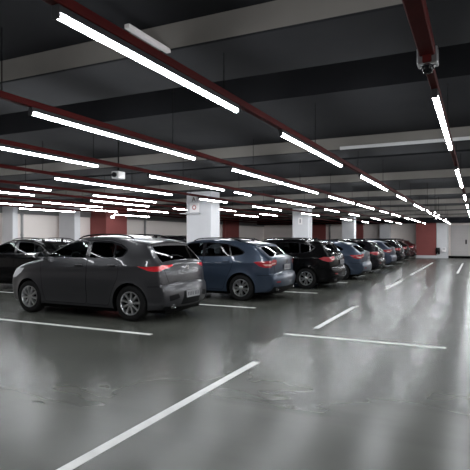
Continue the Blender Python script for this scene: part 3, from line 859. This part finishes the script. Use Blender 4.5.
# C: black sport utility with a longer, higher roof
C_prof = [(1.96, .21, .08), (2.04, .33, .11), (2.07, .50, .12), (2.05, .66, .11), (2.00, .80, .09), (1.86, .89, .06), (1.55, .965, .045), (1.2, 1.01, .04), (.98, 1.04, .035),
          (.66, 1.22, .045), (.38, 1.36, .045), (.05, 1.43, .04), (-.4, 1.455, .035), (-.95, 1.45, .03), (-1.40, 1.415, .03), (-1.66, 1.375, .035), (-1.78, 1.345, .04), (-1.77, 1.31, .04),
          (-1.91, 1.15, .055), (-2.01, 1.02, .075), (-2.055, .975, .085), (-2.075, .83, .10), (-2.08, .64, .10), (-2.12, .615, .10), (-2.145, .52, .11), (-2.13, .41, .11), (-2.07, .30, .10), (-1.97, .22, .09)]
C_win = [(.90, 1.035), (.42, 1.31), (.10, 1.378), (-.38, 1.39), (-.95, 1.375), (-1.38, 1.325), (-1.60, 1.255), (-1.50, 1.11), (-1.25, 1.05), (-.3, 1.03)]
C = sheet(C_prof, {8, 16, 17, 20, 22, 23}, half=.90, belt=1.02, sill=.215, wheel_r=.31, arch=.362, axles=(1.33, -1.33), plan_f=.95, plan_r=-1.2,
    sec_z=(.15, .28, .46, .68, .88, 1.03, 1.23, 1.46), sec_w=(.93, .965, .985, 1.0, .985, .945, .865, .76), crease=(.86, -.02),
    side=doors([(.86, .26), (.92, .50), (.96, .85), (.98, 1.02), (.44, 1.335), (.08, 1.40), (-.27, 1.412), (-.31, 1.03), (-.29, .26)],
               [(-.29, .26), (-.31, 1.03), (-.27, 1.412), (-.95, 1.395), (-1.16, 1.37), (-1.19, 1.04), (-1.08, .75), (-.94, .50), (-.86, .26)]) + [
        ('window_trim', rounded(C_win, .04)),
        ('window_front', rounded([(.80, 1.05), (.41, 1.29), (.10, 1.357), (-.22, 1.368), (-.26, 1.05)], .03)),
        ('window_rear', rounded([(-.35, 1.05), (-.33, 1.368), (-.93, 1.353), (-1.08, 1.335), (-1.12, 1.06)], .03)),
        ('window_quarter', rounded([(-1.17, 1.06), (-1.13, 1.328), (-1.37, 1.303), (-1.56, 1.24), (-1.48, 1.125), (-1.27, 1.07)], .03)),
        ('tail_lamp', [(-1.72, .90), (-1.85, .95), (-2.2, .945), (-2.2, .82), (-1.98, .81), (-1.85, .84)]),
        ('headlamp', rounded([(2.2, .62), (2.2, .80), (1.80, .88), (1.50, .895), (1.62, .79), (1.85, .66)], .03)),
        ('gap', [(-1.75, .605), (-2.3, .63), (-2.3, .622), (-1.75, .597)]),
    ],
    strip=B['strip'], handles=[('front_door', -.13, .92), ('rear_door', -1.0, .93)], bright_handles=True, mirror=(.84, 1.03), plate=(-2.19, .79, .03), pipes=(.52,), pipe_at=(-2.16, .285), rails=(.10, -1.35), fin=-1.35,
    tyre=tyC, rim=rimC)
A['parents'] = B['parents'] = C['parents'] = ('front_door', 'rear_door', 'tailgate')

# D: the black saloon-backed car of the facing row has bright window trim
D = dict(B); D['side'] = []
for r in B['side']:
    if r[0] == 'window_trim': D['side'].append(('bright_trim', rounded([(.95, 1.035), (.39, 1.335), (.06, 1.402), (-.38, 1.415), (-.86, 1.385), (-1.215, 1.30), (-1.455, 1.165), (-1.37, 1.09), (-1.15, 1.043), (-.3, 1.028)], .05)))
    D['side'].append(r)

proto = {}
def place(kind, name, pname, x, y, label, scale=1.0, group='parked cars'):
    """build the first of a style, copy the rest; a car's nose points to -X"""
    sheetd = {'A': A, 'B': B, 'C': C, 'D': D}[kind]
    if kind not in proto:
        o = build_car(name, sheetd, PAINT[pname]); proto[kind] = (o, PAINT[pname])
    else:
        src, old = proto[kind]
        def dup(s, parent):
            c = s.copy(); col.objects.link(c); c.parent = parent
            if c.type == 'MESH':
                for k, sl in enumerate(c.material_slots):
                    if s.material_slots[k].material == old and PAINT[pname] is not old:
                        sl.link = 'OBJECT'; sl.material = PAINT[pname]
            for ch in list(s.children): dup(ch, c)
            return c
        o = dup(src, None); o.name = name
    o.location = (x, y, 0); o.rotation_euler.z = PI; o.scale = (scale,) * 3
    return tag(o, label, 'car', group)

place('A', 'hatchback_car', 'grey', -6.86, 8.09, 'graphite grey hatchback nearest the camera, dark windows and red wedge tail lamps')
place('B', 'crossover_car', 'blue', -6.38, 11.62, 'slate blue crossover parked directly behind the graphite hatchback')
place('C', 'sport_utility_car', 'black', -5.86, 15.02, 'glossy black sport utility between the two nearest blue cars')
place('B', 'crossover_car', 'blue', -5.62, 18.5, 'slate blue crossover just beyond the glossy black sport utility', .95)
place('C', 'sport_utility_car', 'dark', -5.75, 22.2, 'charcoal sport utility just beyond the second slate blue crossover', .97)
place('B', 'crossover_car', 'bluegrey', -5.85, 26.3, 'blue grey crossover in the far part of the row between two charcoal cars', .97)
place('C', 'sport_utility_car', 'dark', -5.95, 30.4, 'charcoal sport utility just beyond the blue grey crossover', .97)
place('B', 'crossover_car', 'black', -6.1, 34.4, 'black crossover second from the end wall', .97)
place('B', 'crossover_car', 'maroon', -6.1, 38.3, 'dark maroon crossover last in the row by the red end wall', .97)
place('D', 'crossover_car', 'black', -12.38, 11.15, 'black car with bright window trim at the left edge behind the graphite hatchback', 1.0, 'parked cars in the facing row')
place('C', 'sport_utility_car', 'dark', -12.2, 18.1, 'dark car in the facing row, its roof showing above the graphite hatchback', 1.06, 'parked cars in the facing row')

# ------------------------------------------------------------------ camera and view
cam = bpy.data.cameras.new('camera'); co = bpy.data.objects.new('camera', cam); col.objects.link(co)
cam.sensor_width = 36; cam.lens = 500 / 470 * 36; cam.shift_y = 3 / 470
co.location = (0, 0, 1.5); co.rotation_euler = (PI / 2, 0, math.radians(25.8))
cam.clip_start = .05
sc.camera = co
w = bpy.data.worlds.new('world'); sc.world = w; w.use_nodes = True
w.node_tree.nodes['Background'].inputs[0].default_value = (0, 0, 0, 1)
sc.view_settings.view_transform = 'Standard'; sc.view_settings.look = 'None'
sc.view_settings.exposure = -0.1; sc.view_settings.gamma = 1.0; sc.view_settings.use_curve_mapping = False
sc.cycles.max_bounces = 8; sc.cycles.diffuse_bounces = 4; sc.cycles.glossy_bounces = 4
sc.cycles.use_denoising = True
